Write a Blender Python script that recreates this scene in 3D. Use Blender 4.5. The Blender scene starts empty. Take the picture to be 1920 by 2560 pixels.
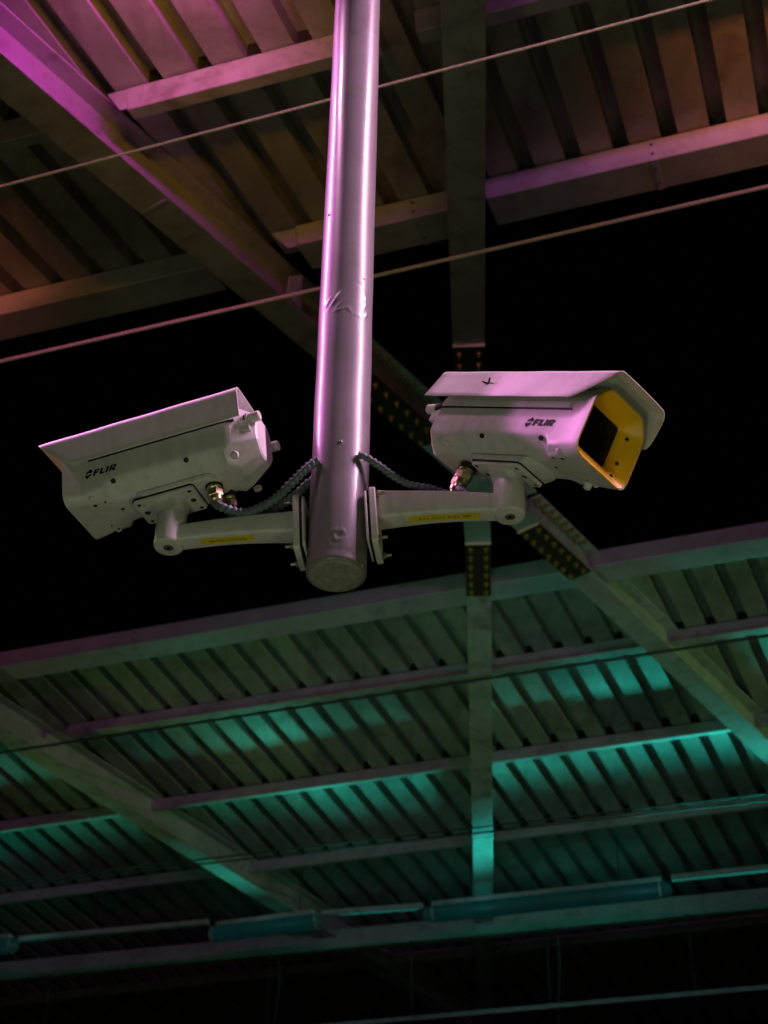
import bpy, bmesh, math, random
from mathutils import Vector, Matrix
random.seed(7)
V = Vector
ZUP = Vector((0, 0, 1))
scene = bpy.context.scene
COL = scene.collection

# ------------------------------------------------------------------ camera
FPX, CX, CY = 3960.0, 960.0, 1280.0
Zc = V((82, 5196, -3960)).normalized()            # world up seen in camera axes
fc = V((0, 0, -1))
Yc = (fc - fc.dot(Zc) * Zc).normalized()
Xc = Yc.cross(Zc)
ROT = Matrix((Xc, Yc, Zc))                        # camera -> world
EYE = V((0, 0, 1.6))
cam_data = bpy.data.cameras.new("camera")
cam = bpy.data.objects.new("camera", cam_data)
COL.objects.link(cam)
cam.matrix_world = Matrix.Translation(EYE) @ ROT.to_4x4()
cam_data.sensor_fit = 'VERTICAL'
cam_data.sensor_height = 36.0
cam_data.lens = FPX / 2560.0 * 36.0
cam_data.clip_start = 0.05
cam_data.clip_end = 500
cam_data.dof.use_dof = True
cam_data.dof.focus_distance = 3.6
cam_data.dof.aperture_fstop = 6.0
scene.camera = cam

# ------------------------------------------------------------------ world: black night
world = bpy.data.worlds.new("World")
scene.world = world
world.use_nodes = True
bg = world.node_tree.nodes["Background"]
bg.inputs[0].default_value = (0.3, 0.5, 0.4, 1)
bg.inputs[1].default_value = 0.0
scene.view_settings.view_transform = 'Standard'
scene.view_settings.look = 'None'
scene.view_settings.exposure = 0.0
scene.view_settings.gamma = 1.0


# ------------------------------------------------------------------ frames
def ray(px, py):
    return ROT @ V(((px - CX) / FPX, -(py - CY) / FPX, -1.0))

def hit(px, py, p0, n):
    r = ray(px, py)
    return EYE + r * ((p0 - EYE).dot(n) / r.dot(n))

def at(px, py, d):
    return EYE + ray(px, py) * d

P = V((.9498, -.3127, 0))                          # along purlins and gutters
Rn = ray(2290, 2899).normalized()                  # up the near roof slope
Rf = ray(3400, 5000).normalized()                  # down the far roof slope
Nn = P.cross(Rn).normalized()
Nf = P.cross(Rf).normalized()
An = at(960, 565, 8.84)
Af = at(960, 1505, 13.2)

def near(px, py, h=0.0): return hit(px, py, An + Nn * h, Nn)
def far(px, py, h=0.0): return hit(px, py, Af + Nf * h, Nf)
def nw(s, t, h): return An + P * s + Rn * t + Nn * h
def fw(s, t, h): return Af + P * s + Rf * t + Nf * h
def coords(p, base, Rd, N):
    M = Matrix((P, Rd, N)).transposed()
    return M.inverted() @ (p - base)


# ------------------------------------------------------------------ lamps of the station and added fill lights
def area_light(name, loc, xdir, zdir, sx, sy, color, power, spread=180):
    d = bpy.data.lights.new(name, 'AREA')
    d.shape = 'RECTANGLE'; d.size = sx; d.size_y = sy
    d.color = color; d.energy = power; d.spread = math.radians(spread)
    o = bpy.data.objects.new(name, d); COL.objects.link(o)
    z = -V(zdir).normalized(); x = (V(xdir) - V(xdir).dot(z) * z).normalized(); y = z.cross(x)
    o.matrix_world = Matrix.Translation(loc) @ Matrix((x, y, z)).transposed().to_4x4()
    return o

def point_light(name, loc, color, power, rad):
    d = bpy.data.lights.new(name, 'POINT'); d.color = color; d.energy = power; d.shadow_soft_size = rad
    o = bpy.data.objects.new(name, d); COL.objects.link(o); o.location = loc
    return o

POLE = V((-.0996, 2.7563, 0))
MAG = (1.0, .28, .86)
def row(s, z): return V((POLE.x, POLE.y, 0)) + P * s + V((0, 0, z))
# fluorescent row over the camera's own platform, running past the pole on both sides
def spot_light(name, loc, target, color, power, deg, blend, rad):
    d = bpy.data.lights.new(name, 'SPOT'); d.color = color; d.energy = power; d.shadow_soft_size = rad
    d.spot_size = math.radians(deg); d.spot_blend = blend
    o = bpy.data.objects.new(name, d); COL.objects.link(o)
    o.matrix_world = Matrix.Translation(loc) @ (V(target) - V(loc)).to_track_quat('-Z', 'Y').to_matrix().to_4x4()
area_light("tube_light_left", row(-2.9, 6.75) + V((0, -.28, 0)), P, (0.62, -.20, -.75), 3.2, .10, MAG, 115, 118)
area_light("tube_light_right", row(2.9, 6.75), P, (-0.62, .2, -.75), 3.2, .10, (1.0, .52, .84), 150, 118)
spot_light("sunshield_fill", V((-1.30, 2.25, 6.7)), V((0, 2.7, 3.9)), (1.0, .46, .78), 92, 42, .5, .12)  # added fill, unseen, to pink the right camera's sunshield
# magenta lamp and added violet fills tight under the near roof, warm lamps hanging lower; all throw up and along the roof
area_light("roof_lamp_magenta", nw(-.05, -2.72, -.02), P, (-.62, .80, .10), 1.1, .05, (1.0, .05, .78), 12, 125)
area_light("gutter_fill_violet", nw(3.2, -3.2, -.14), P, (-.1, 1, .30), .9, .08, (1.0, .22, .86), 4.5, 64)  # added to turn the right gutter face purple
UPF = (0, .77, .64)
area_light("roof_lamp_warm", nw(.2, -3.9, -.62), P, UPF, .5, .12, (1.0, .44, .01), 3.6, 48)
area_light("roof_lamp_pink", nw(3.6, -3.9, -.62), P, UPF, .5, .12, (1.0, .27, .10), 24, 48)
area_light("roof_lamp_rose", nw(-2.25, -3.9, -.62), P, UPF, .5, .12, (1.0, .22, .13), 17, 50)
point_light("rope_fill", V((-2.3, 3.6, 4.5)), (.95, .92, .28), 13, .15)  # added fill out of frame, yellows the ropes from the left
point_light("rope_fill", V((2.9, 3.6, 4.6)), (.95, .90, .28), 9, .15)  # same added rope fill from the right
area_light("gutter_fill_violet", nw(-3.0, -3.2, -.14), P, (-.05, 1, .30), .9, .08, (1.0, .20, .75), 3, 60)  # added for the left gutter face
# teal rows under the far canopy grazing its sheets, and the dim tubes in view
TEAL = (.05, .85, .62)
area_light("far_tube_row", fw(1.8, 5.0, -.50), P, -Rf + Nf * .20, 8.0, .16, (.03, .90, .70), 26, 17)
area_light("far_tube_row", fw(-4.6, 5.0, -.50), P, -Rf + Nf * .20, 6.0, .16, (.04, .95, .62), 8, 18)
area_light("far_gutter_fill", V((.2, 5.0, 1.6)), (1, 0, 0), (0.03, .64, .77), 2.5, .3, (.34, .95, .58), 5, 46)  # added fill below the frame, greens the far gutter
for i, (px, py, e, c) in enumerate(((660, 2300, .35, TEAL), (1180, 2262, .5, (.04, .8, .8)), (1600, 2222, .4, (.05, .8, .8)), (60, 2350, .35, TEAL))):
    point_light("far_tube_light", far(px, py, -.64), c, e, .05)
# added fill spots, unseen, lifting the camera housings from below
spot_light("underside_fill", V((-.80, 1.0, 1.75)), V((-.05, 2.75, 3.85)), (.76, .90, .58), 26, 50, .6, .35)
spot_light("underside_fill", V((1.15, 1.2, 1.7)), V((0, 2.75, 3.85)), (.95, .92, .50), 15, 50, .6, .35)
area_light("side_graze_fill", fw(-8.5, 1.6, -1.8), Rf, P + ZUP * .17, 2.6, .15, (.44, .80, .17), 6.5, 44)  # added fill grazing the far sheets so the grooves stay dark
area_light("side_graze_fill", fw(8.5, 1.6, -1.8), Rf, -P + ZUP * .17, 2.6, .15, (.42, .84, .20), 7, 44)  # matching added grazing fill from the right


# ------------------------------------------------------------------ materials
def mat(name, base, rough=.5, metal=0.0, var=.12, scale=6.0, bump=.0, bscale=60., dirt=None, dirt_amt=.0, spec=.5, coat=0, emit=None, estr=0, streak=None, samt=.5):
    m = bpy.data.materials.new(name); m.use_nodes = True
    nt = m.node_tree; b = nt.nodes["Principled BSDF"]
    b.inputs["Roughness"].default_value = rough
    b.inputs["Metallic"].default_value = metal
    b.inputs["Specular IOR Level"].default_value = spec
    b.inputs["Coat Weight"].default_value = coat
    b.inputs["Coat Roughness"].default_value = .08
    tc = nt.nodes.new("ShaderNodeTexCoord")
    n = nt.nodes.new("ShaderNodeTexNoise"); n.inputs["Scale"].default_value = scale; n.inputs["Detail"].default_value = 7
    nt.links.new(tc.outputs["Object"], n.inputs["Vector"])
    r = nt.nodes.new("ShaderNodeValToRGB")
    r.color_ramp.elements[0].position = .3; r.color_ramp.elements[1].position = .7
    r.color_ramp.elements[0].color = tuple(c * (1 - var) for c in base) + (1,)
    r.color_ramp.elements[1].color = tuple(min(1, c * (1 + var)) for c in base) + (1,)
    nt.links.new(n.outputs["Fac"], r.inputs["Fac"])
    col = r.outputs["Color"]
    if dirt:
        n2 = nt.nodes.new("ShaderNodeTexNoise"); n2.inputs["Scale"].default_value = scale * 2.7; n2.inputs["Detail"].default_value = 10
        n2.inputs["Roughness"].default_value = .7
        nt.links.new(tc.outputs["Object"], n2.inputs["Vector"])
        r2 = nt.nodes.new("ShaderNodeValToRGB")
        r2.color_ramp.elements[0].position = .5; r2.color_ramp.elements[1].position = .72
        r2.color_ramp.elements[0].color = (0, 0, 0, 1); r2.color_ramp.elements[1].color = (dirt_amt,) * 3 + (1,)
        nt.links.new(n2.outputs["Fac"], r2.inputs["Fac"])
        mx = nt.nodes.new("ShaderNodeMix"); mx.data_type = 'RGBA'
        nt.links.new(r2.outputs["Color"], mx.inputs[0]); nt.links.new(col, mx.inputs[6]); mx.inputs[7].default_value = tuple(dirt) + (1,)
        col = mx.outputs[2]
    if streak:
        mp = nt.nodes.new("ShaderNodeMapping"); mp.inputs["Scale"].default_value = streak
        nt.links.new(tc.outputs["Object"], mp.inputs["Vector"])
        n4 = nt.nodes.new("ShaderNodeTexNoise"); n4.inputs["Scale"].default_value = 1; n4.inputs["Detail"].default_value = 6
        nt.links.new(mp.outputs[0], n4.inputs["Vector"])
        r4 = nt.nodes.new("ShaderNodeValToRGB")
        r4.color_ramp.elements[0].position = .50; r4.color_ramp.elements[1].position = .78
        r4.color_ramp.elements[0].color = (0, 0, 0, 1); r4.color_ramp.elements[1].color = (samt,) * 3 + (1,)
        nt.links.new(n4.outputs["Fac"], r4.inputs["Fac"])
        mx4 = nt.nodes.new("ShaderNodeMix"); mx4.data_type = 'RGBA'
        nt.links.new(r4.outputs["Color"], mx4.inputs[0]); nt.links.new(col, mx4.inputs[6]); mx4.inputs[7].default_value = tuple(dirt or (.1, .08, .05)) + (1,)
        col = mx4.outputs[2]
    nt.links.new(col, b.inputs["Base Color"])
    # roughness variation
    mr = nt.nodes.new("ShaderNodeMapRange"); mr.inputs[3].default_value = max(.02, rough - .07); mr.inputs[4].default_value = min(1, rough + .1)
    nt.links.new(n.outputs["Fac"], mr.inputs[0]); nt.links.new(mr.outputs[0], b.inputs["Roughness"])
    if bump > 0:
        n3 = nt.nodes.new("ShaderNodeTexNoise"); n3.inputs["Scale"].default_value = bscale; n3.inputs["Detail"].default_value = 5
        nt.links.new(tc.outputs["Object"], n3.inputs["Vector"])
        bp = nt.nodes.new("ShaderNodeBump"); bp.inputs["Strength"].default_value = bump; bp.inputs["Distance"].default_value = .002
        nt.links.new(n3.outputs["Fac"], bp.inputs["Height"]); nt.links.new(bp.outputs[0], b.inputs["Normal"])
    if emit:
        b.inputs["Emission Color"].default_value = tuple(emit) + (1,); b.inputs["Emission Strength"].default_value = estr
    return m

M = dict(
    cam_paint=mat("camera_paint", (.74, .74, .70), .40, 0, .04, 9, .12, 500, (.30, .27, .20), .28, streak=(45, 45, 5), samt=.28),
    pole_paint=mat("pole_paint", (.23, .228, .228), .33, 0, .06, 5, .1, 200, (.15, .13, .10), .5, streak=(60, 60, 1.5), samt=.35, coat=.35),
    yellow=mat("yellow_rim", (.92, .60, .010), .38, 0, .10, 12, .05, 300),
    glass=mat("window_glass", (.004, .004, .005), .22, 0, .1, 5, spec=.25),
    black=mat("black_rubber", (.008, .008, .009), .6, 0, .1, 30),
    logo=mat("black_print", (.004, .004, .004), .8, 0, .05, 30),
    brass=mat("nickel_gland", (.62, .55, .30), .30, .85, .15, 60, .1, 200),
    steel=mat("zinc_steel", (.34, .33, .24), .38, .7, .25, 90, .2, 300),
    conduit=mat("conduit_plastic", (.14, .19, .20), .5, 0, .25, 60, .1, 300),
    sticker=mat("yellow_label", (.80, .70, .012), .5, 0, .08, 60),
    ink=mat("label_ink", (.04, .03, .01), .6, 0, .1, 50),
    sheet=mat("roof_sheet_paint", (.33, .33, .31), .38, 0, .22, 1.6, .25, 7, (.14, .11, .07), .65, streak=(9, .9, .9), samt=.55),
    beam=mat("beam_paint", (.40, .41, .42), .42, 0, .14, 2.5, .25, 90, (.12, .09, .06), .6, streak=(6, 6, 6), samt=.4),
    gutter=mat("gutter_paint", (.42, .43, .45), .38, 0, .12, 2.2, .25, 40, (.17, .15, .12), .5),
    bolt=mat("yellow_zinc_bolt", (.34, .30, .05), .42, .55, .35, 80, .2, 200, (.10, .05, .02), .8),
    plate=mat("rusty_plate", (.045, .035, .012), .7, .2, .5, 40, .5, 120, (.05, .02, .008), .9),
    rope=mat("steel_rope", (.84, .82, .50), .45, .1, .2, 90, .3, 300),
    cable=mat("dark_cable", (.035, .05, .045), .5, 0, .2, 30),
    lamp=mat("lamp_diffuser", (.03, .06, .06), .4, 0, .05, 3, emit=(.0, .55, .52), estr=.018),
    dark=mat("dark_steel", (.05, .055, .055), .55, .2, .2, 20),
    ground=mat("asphalt", (.018, .030, .014), .85, 0, .2, 3),
)


# ------------------------------------------------------------------ mesh helpers
class MB:
    def __init__(s): s.v = []; s.f = []
    def add(s, vs, fs):
        n = len(s.v); s.v += [V(v) for v in vs]; s.f += [tuple(i + n for i in f) for f in fs]; return s
    def box(s, o, x, y, z):
        """box from corner o spanned by vectors x, y, z"""
        o, x, y, z = map(V, (o, x, y, z))
        vs = [o, o + x, o + x + y, o + y, o + z, o + x + z, o + x + y + z, o + y + z]
        return s.add(vs, [(0, 3, 2, 1), (4, 5, 6, 7), (0, 1, 5, 4), (1, 2, 6, 5), (2, 3, 7, 6), (3, 0, 4, 7)])
    def loft(s, rings, cap=True, closed=False):
        n = len(rings[0]); vs = [p for r in rings for p in r]; fs = []
        m = len(rings)
        for i in range(m if closed else m - 1):
            a = i * n; b = ((i + 1) % m) * n
            for j in range(n):
                k = (j + 1) % n
                fs.append((a + j, a + k, b + k, b + j))
        if cap and not closed:
            fs.append(tuple(reversed(range(n)))); fs.append(tuple((m - 1) * n + j for j in range(n)))
        return s.add(vs, fs)
    def tube(s, pts, r, n=12, cap=True):
        pts = [V(p) for p in pts]; rings = []; up = None
        rr = r if isinstance(r, (list, tuple)) else [r] * len(pts)
        for i, p in enumerate(pts):
            d = (pts[min(i + 1, len(pts) - 1)] - pts[max(i - 1, 0)]).normalized()
            if up is None:
                up = V((0, 0, 1)) if abs(d.z) < .9 else V((1, 0, 0))
            a = (up - up.dot(d) * d).normalized(); up = a; b = d.cross(a)
            rings.append([p + (a * math.cos(2 * math.pi * k / n) + b * math.sin(2 * math.pi * k / n)) * rr[i] for k in range(n)])
        return s.loft(rings, cap)
    def cyl(s, a, b, r, n=24, r2=None): return s.tube([a, b], [r, r if r2 is None else r2], n)
    def lathe(s, base, axis, prof, n=24):
        axis = V(axis).normalized(); up = V((0, 0, 1)) if abs(axis.z) < .9 else V((1, 0, 0))
        a = (up - up.dot(axis) * axis).normalized(); b = axis.cross(a)
        rings = [[V(base) + axis * h + (a * math.cos(2 * math.pi * k / n) + b * math.sin(2 * math.pi * k / n)) * r for k in range(n)] for h, r in prof]
        return s.loft(rings)
    def hexa(s, a, d, r, h, ph=0): return s.lathe(a, d, [(0, r), (h * .85, r), (h, r * .88)], 6)

def obj(name, mb, m, parent=None, local=False, smooth=False, bevel=0, seg=2, angle=35):
    me = bpy.data.meshes.new(name)
    off = V((0, 0, 0)) if (local or parent is None) else parent.location
    me.from_pydata([tuple(v - off) for v in mb.v], [], mb.f)
    bm = bmesh.new(); bm.from_mesh(me); bmesh.ops.recalc_face_normals(bm, faces=bm.faces); bm.to_mesh(me); bm.free()
    me.update()
    if smooth:
        for p in me.polygons: p.use_smooth = True
    o = bpy.data.objects.new(name, me); COL.objects.link(o)
    me.materials.append(m if not isinstance(m, str) else M[m])
    if parent: o.parent = parent
    if bevel:
        b = o.modifiers.new("bevel", 'BEVEL'); b.width = bevel; b.segments = seg; b.limit_method = 'ANGLE'; b.angle_limit = math.radians(30)
        for p in me.polygons: p.use_smooth = True
    if smooth or bevel:
        try: me.set_sharp_from_angle(angle=math.radians(angle))
        except Exception: pass
    return o

def tag(o, label, cat, group=None):
    o["label"] = label; o["category"] = cat
    if group: o["group"] = group
    return o

def thing(name, label, cat, loc=(0, 0, 0), group=None, rot=None):
    o = bpy.data.objects.new(name, None); COL.objects.link(o)
    o.empty_display_size = .1
    if rot is not None: o.matrix_world = Matrix.Translation(loc) @ rot.to_4x4()
    else: o.location = loc
    return tag(o, label, cat, group)

def rrect(w, h, r, n=5, c=(0, 0), chamfer=None):
    """rounded rectangle outline (y, z) centred at c"""
    out = []
    for qx, qy, a0 in ((1, 1, 0), (-1, 1, 90), (-1, -1, 180), (1, -1, 270)):
        for k in range(n):
            a = math.radians(a0 + 90 * k / (n - 1))
            out.append((c[0] + qx * (w / 2 - r) + r * math.cos(a), c[1] + qy * (h / 2 - r) + r * math.sin(a)))
    return out

def smoothpath(pts, n=8):
    pts = [V(p) for p in pts]; out = []
    for i in range(len(pts) - 1):
        p0 = pts[max(i - 1, 0)]; p1 = pts[i]; p2 = pts[i + 1]; p3 = pts[min(i + 2, len(pts) - 1)]
        for k in range(n):
            t = k / n
            out.append(.5 * ((2 * p1) + (p2 - p0) * t + (2 * p0 - 5 * p1 + 4 * p2 - p3) * t * t + (3 * p1 - p0 - 3 * p2 + p3) * t ** 3))
    out.append(pts[-1]); return out

def resample(pts, step):
    out = [pts[0].copy()]; acc = 0
    for a, b in zip(pts, pts[1:]):
        L = (b - a).length; t = step - acc
        while t <= L:
            out.append(a + (b - a) * (t / L)); t += step
        acc = L - (t - step)
    return out


# ------------------------------------------------------------------ ground
g = MB().add([(-150, -150, 0), (150, -150, 0), (150, 150, 0), (-150, 150, 0)], [(0, 1, 2, 3)])
o = obj("ground", g, "ground"); o["kind"] = "structure"


# ------------------------------------------------------------------ roof sheets
def corrugated(fr, s0, s1, t0, t1, h, pitch, phase, name, label, grp, nt=6):
    mb = MB(); k0 = math.floor((s0 - phase) / pitch); k1 = math.ceil((s1 - phase) / pitch)
    prof = []
    for k in range(k0, k1 + 1):
        c = phase + k * pitch
        prof += [(c - .052, 0), (c - .046, .105), (c + .036, .105), (c + .043, 0)]
    vs = []; fs = []
    n = len(prof)
    for i in range(nt + 1):
        t = t0 + (t1 - t0) * i / nt
        for s, hh in prof: vs.append(fr(s, t, h + hh + .004 * math.sin(s * 1.7 + t * 2.1)))
    for i in range(nt):
        for j in range(n - 1):
            fs.append((i * n + j, i * n + j + 1, (i + 1) * n + j + 1, (i + 1) * n + j))
    mb.add(vs, fs)
    o = obj(name, mb, "sheet")
    sm = o.modifiers.new("thick", 'SOLIDIFY'); sm.thickness = .0012; sm.offset = 1
    return tag(o, label, "roof", grp)

corrugated(nw, -5.5, 6.5, -7.0, .25, .135, .26, .842, "corrugated_roof",
           "ribbed metal roof sheet overhead in purple and brown light above the near gutter", None, 12)
corrugated(fw, -9, 9, .2, 1.78, .125, .264, -.216, "corrugated_roof",
           "ribbed roof sheet course of the far canopy next to its gutter edge", "roof sheets of the far canopy")
corrugated(fw, -9, 9, 1.70, 9.0, .131, .264, -.216, "corrugated_roof",
           "ribbed roof sheet course of the far canopy beyond the lap, dimming towards the tube lamps", "roof sheets of the far canopy", 12)


# ------------------------------------------------------------------ gutters and purlins (box members along P)
def member(fr, name, label, cat, s0, s1, t0, t1, h0, h1, m, grp=None, seams=(), light_stop=False, part="profile"):
    root = thing(name, label, cat, fr(s0, t0, h0), grp)
    mb = MB(); L = s1 - s0
    o = fr(s0, t0, h0)
    R = (fr(0, 1, 0) - fr(0, 0, 0)); N = (fr(0, 0, 1) - fr(0, 0, 0))
    mb.box(o, P * L, R * (t1 - t0), N * (h1 - h0))
    obj(part, mb, m, root, bevel=.006)
    if light_stop:
        tm_ = (t0 + t1) / 2
        obj("light_stop_strip", MB().box(fr(s0, tm_, h1 - .004), P * L, R * .012, N * .135), "black", root)  # added black strip, blocks light passing over the purlin through the grooves
    for s in seams:
        sm = MB()
        sm.box(fr(s, t0 - .003, h0 - .003), P * .035, R * (t1 - t0 + .006), N * (h1 - h0))
        obj("joint_strip", sm, m, root, bevel=.001)
        for q in (.25, .75):
            obj("rivet", MB().lathe(fr(s + .018, t0 + (t1 - t0) * q, h0 - .003), -N, [(0, .009), (.004, .008), (.007, .003)], 10), "dark", root, smooth=True)
        for q in (.3, .75):
            obj("rivet", MB().lathe(fr(s + .018, t0 - .003, h0 + (h1 - h0) * q), -R, [(0, .009), (.004, .008), (.007, .003)], 10), "dark", root, smooth=True)
    return root

def sN(px, py): return coords(near(px, py), An, Rn, Nn)[0]

G1 = "gutter lengths along the near roof edge"
member(nw, "roof_gutter", "long pink lit box gutter left of the diagonal beam on the near roof edge", "gutter", -6, -1.06, 0, .28, 0, .13, "gutter", G1, seams=(-2.9,))
member(nw, "roof_gutter", "short grey box gutter between the diagonal beam and the straight beam, behind the pole", "gutter", -.52, .40, -.012, .27, 0, .13, "gutter", G1, seams=(.16,))
member(nw, "roof_gutter", "long purple lit box gutter to the right of the straight overhead beam", "gutter", .595, 7, -.035, .25, 0, .13, "gutter", G1, seams=(1.50, 4.4))
G2 = "purlins under the near roof"
member(nw, "roof_purlin", "purlin stub at the left picture edge behind the purple diagonal beam", "purlin", -6, -1.22, -1.46, -1.38, 0, .13, "beam", G2, light_stop=True)
member(nw, "roof_purlin", "bright magenta purlin between the diagonal beam and the straight beam, crossing behind the pole", "purlin", -.87, .43, -1.46, -1.37, 0, .13, "beam", G2, light_stop=True)
member(nw, "roof_purlin", "dim purlin at the top edge to the right of the straight beam", "purlin", .615, 7, -1.475, -1.38, 0, .13, "beam", G2, light_stop=True)
member(nw, "roof_purlin", "highest purlin above the picture, nearest the lamp row", "purlin", -6, 7, -2.95, -2.86, 0, .13, "beam", G2, light_stop=True)
G3 = "purlins under the far canopy"
member(fw, "roof_gutter", "teal grey gutter along the whole edge of the far canopy under the night sky", "gutter", -9, 9, 0, .22, 0, .17, "gutter", None, seams=(-2.32, .14, 4.2))
member(fw, "roof_purlin", "first purlin of the far canopy, just beyond its gutter", "purlin", -3.62, 9, 1.14, 1.22, 0, .12, "beam", G3, light_stop=True)
member(fw, "roof_purlin", "second purlin of the far canopy, past the bright teal sheets", "purlin", -9, 9, 2.56, 2.61, 0, .12, "beam", G3, light_stop=True)
member(fw, "roof_purlin", "third purlin of the far canopy, behind the double conduit line", "purlin", -9, 9, 3.95, 4.00, 0, .12, "beam", G3, light_stop=True)
member(fw, "roof_purlin", "farthest purlin of the far canopy, beyond the tube lamps", "purlin", -9, 9, 6.3, 6.4, 0, .12, "beam", G3, light_stop=True)


# ------------------------------------------------------------------ I-beams
ZU = V((0, 0, 1))
BW, BH, TF, TW = .20, .30, .014, .010
def ibeam(root, A, B, right, up, w=BW, H=BH, suffix=""):
    """A, B = lower-left edge of the bottom flange, right = unit across"""
    d = B - A
    obj("bottom_flange", MB().box(A, d, right * w, up * TF), "beam", root, bevel=.003)
    obj("web", MB().box(A + right * (w / 2 - TW / 2) + up * TF, d, right * TW, up * (H - 2 * TF)), "beam", root)
    obj("top_flange", MB().box(A + up * (H - TF), d, right * w, up * TF), "beam", root, bevel=.003)

def bolts(root, p, dirv, right, up, rows, n, step, down=True, m="bolt", r=.016):
    for i in range(n):
        for q in rows:
            b = MB(); c = p + dirv * (step * (i + .5)) + right * q
            dn = -up if down else up
            b.lathe(c, dn, [(0, r * 1.35), (.004, r * 1.35)], 14)
            b.hexa(c + dn * .004, dn, r, .017)
            b.lathe(c + dn * .021, dn, [(0, r * .62), (.016, r * .62), (.018, r * .5)], 10)
            obj("bolt", b, m, root, smooth=True)

def splice(root, A, B, right, up, w=BW, n=4, rows=None, ends=True):
    d = (B - A); dn = d.normalized(); L = d.length
    pl = MB(); pl.box(A - up * .016, d, right * w, up * .016)
    obj("splice_plate", pl, "plate", root, bevel=.002)
    if ends:
        obj("plate_edge", MB().box(A - dn * .012 - up * .022, dn * .012, right * w, up * .03), "rope", root, bevel=.002)
    bolts(root, A - up * .016, dn, right, up, rows or (.04, w - .04), n, L / n)

bB = -.17
def build_beam(name, label, nl=None, fl=None, group=None, sp1=None, sp2=None, web_bolts=False):
    """nl: two pixels of lower-left flange edge in the near roof; fl: same in the far roof (last one may be extended)"""
    pts = []
    root = None
    seg = []
    if nl:
        a, b = near(*nl[0], bB), near(*nl[1], bB)
        dN = (b - a).normalized(); seg.append(('n', a - dN * 3.2, b))
    if fl:
        c, d = far(*fl[0], bB), far(*fl[1], bB)
        dF = (d - c).normalized(); seg.append(('f', c, d))
    start = seg[0][1]
    root = thing(name, label, "beam", start, group)
    if nl and fl:
        r = (c - b).normalized().cross(ZU).normalized()
        ibeam(root, b, c, r, r.cross((c - b).normalized()).normalized())
    for k, A, B in seg:
        d = (B - A).normalized(); r = d.cross(ZU).normalized(); up = r.cross(d).normalized()
        ibeam(root, A, B, r, up)
    if sp1:
        A, B = near(*sp1[0], bB), near(*sp1[1], bB); d = (B - A).normalized(); r = d.cross(ZU).normalized(); up = r.cross(d)
        splice(root, A - up * .001, B - up * .001, r, up, n=sp1[2])
        if web_bolts: bolts(root, A + up * (BH - TF), d, r, up, (.15,), sp1[2] + 1, (B - A).length / (sp1[2] + 1))
    if sp2:
        A, B = far(*sp2[0], bB), far(*sp2[1], bB); d = (B - A).normalized(); r = d.cross(ZU).normalized(); up = r.cross(d)
        splice(root, A - up * .001, B - up * .001, r, up, n=sp2[2])
        if web_bolts: bolts(root, A + up * (BH - TF), d, r, up, (.135, .175), sp2[2] + 1, (B - A).length / (sp2[2] + 1))
    return root

beamV = build_beam("roof_beam", "straight overhead beam right of the pole, running over both canopies with bolted splices",
                   nl=((1100.6, 0), (1136, 1000)), fl=((1163, 1358), (1194, 2640)),
                   sp1=((1131, 862), (1136, 1000), 5), sp2=((1163, 1358), (1165.5, 1487), 6))
beamD = build_beam("roof_beam", "long diagonal beam glowing magenta at top left, passing behind the pole to the lower right",
                   nl=((116, 341), (1060, 1122)), fl=((1295, 1330), (2300, 2270)),
                   sp1=((840, 938), (1050, 1113), 8), sp2=((1295, 1330), (1425, 1448), 7), web_bolts=True)
c0, d0 = far(300, 2039, bB), far(654, 2259, bB)
dd = (d0 - c0).normalized()
beamE = thing("roof_beam", "teal diagonal beam at lower left under the far canopy", "beam", c0 - dd * 3.2)
rr_ = dd.cross(ZU).normalized()
ibeam(beamE, c0 - dd * 3.2, c0 + dd * 7.5, rr_, rr_.cross(dd).normalized())

# cleats tying purlins and gutter to the diagonal beam
def plate3(root, name, pts, n, th, m):
    mb = MB(); a = [V(p) for p in pts]; b = [p + n * th for p in a]; k = len(a)
    mb.add(a + b, [tuple(range(k)), tuple(reversed(range(k, 2 * k)))] + [(i, (i + 1) % k, (i + 1) % k + k, i + k) for i in range(k)])
    return obj(name, mb, m, root, bevel=.001)
plate3(beamD, "cleat", [nw(-.97, -1.47, .115), nw(-.86, -1.47, .115), nw(-.86, -1.47, .0), nw(-.90, -1.47, .0)], Rn, .008, "beam")
plate3(beamD, "cleat", [nw(-.66, -.03, .10), nw(-.51, -.03, .10), nw(-.51, -.03, -.02), nw(-.56, -.03, -.02)], Rn, .008, "beam")
plate3(beamD, "cleat", [near(722, 690, 0), near(754, 688, 0), near(750, 778, -.12), near(716, 735, -.12)], P, .008, "beam")
# weld seams / plate joints seen as thin lines on the beams
def strap(root, a, b, w=.012, m="beam"):
    d = (b - a); n = d.normalized().cross(ZU).normalized()
    obj("weld_seam", MB().box(a, d, n * w, V((0, 0, -.004))), m, root, bevel=.001)
strap(beamD, near(358, 533, bB), near(417, 500, bB))
strap(beamV, near(1117, 322, bB), near(1200, 319, bB))
strap(beamV, far(1170, 1748, bB), far(1227, 1747, bB))
strap(beamD, far(1688, 1687, bB), far(1735, 1678, bB))

# ------------------------------------------------------------------ wire ropes across the front of the near roof
def straight_rope(name, label, p0, p1, h, r, m, grp, fr=near, sag=0):
    a, b = fr(*p0, h), fr(*p1, h); mb = MB()
    mb.tube([a + (b - a) * (i / 20) + V((0, 0, -sag * 4 * (i / 20) * (1 - i / 20))) for i in range(21)], r, 10)
    return tag(obj(name, mb, m, smooth=True), label, "cable", grp)

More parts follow.
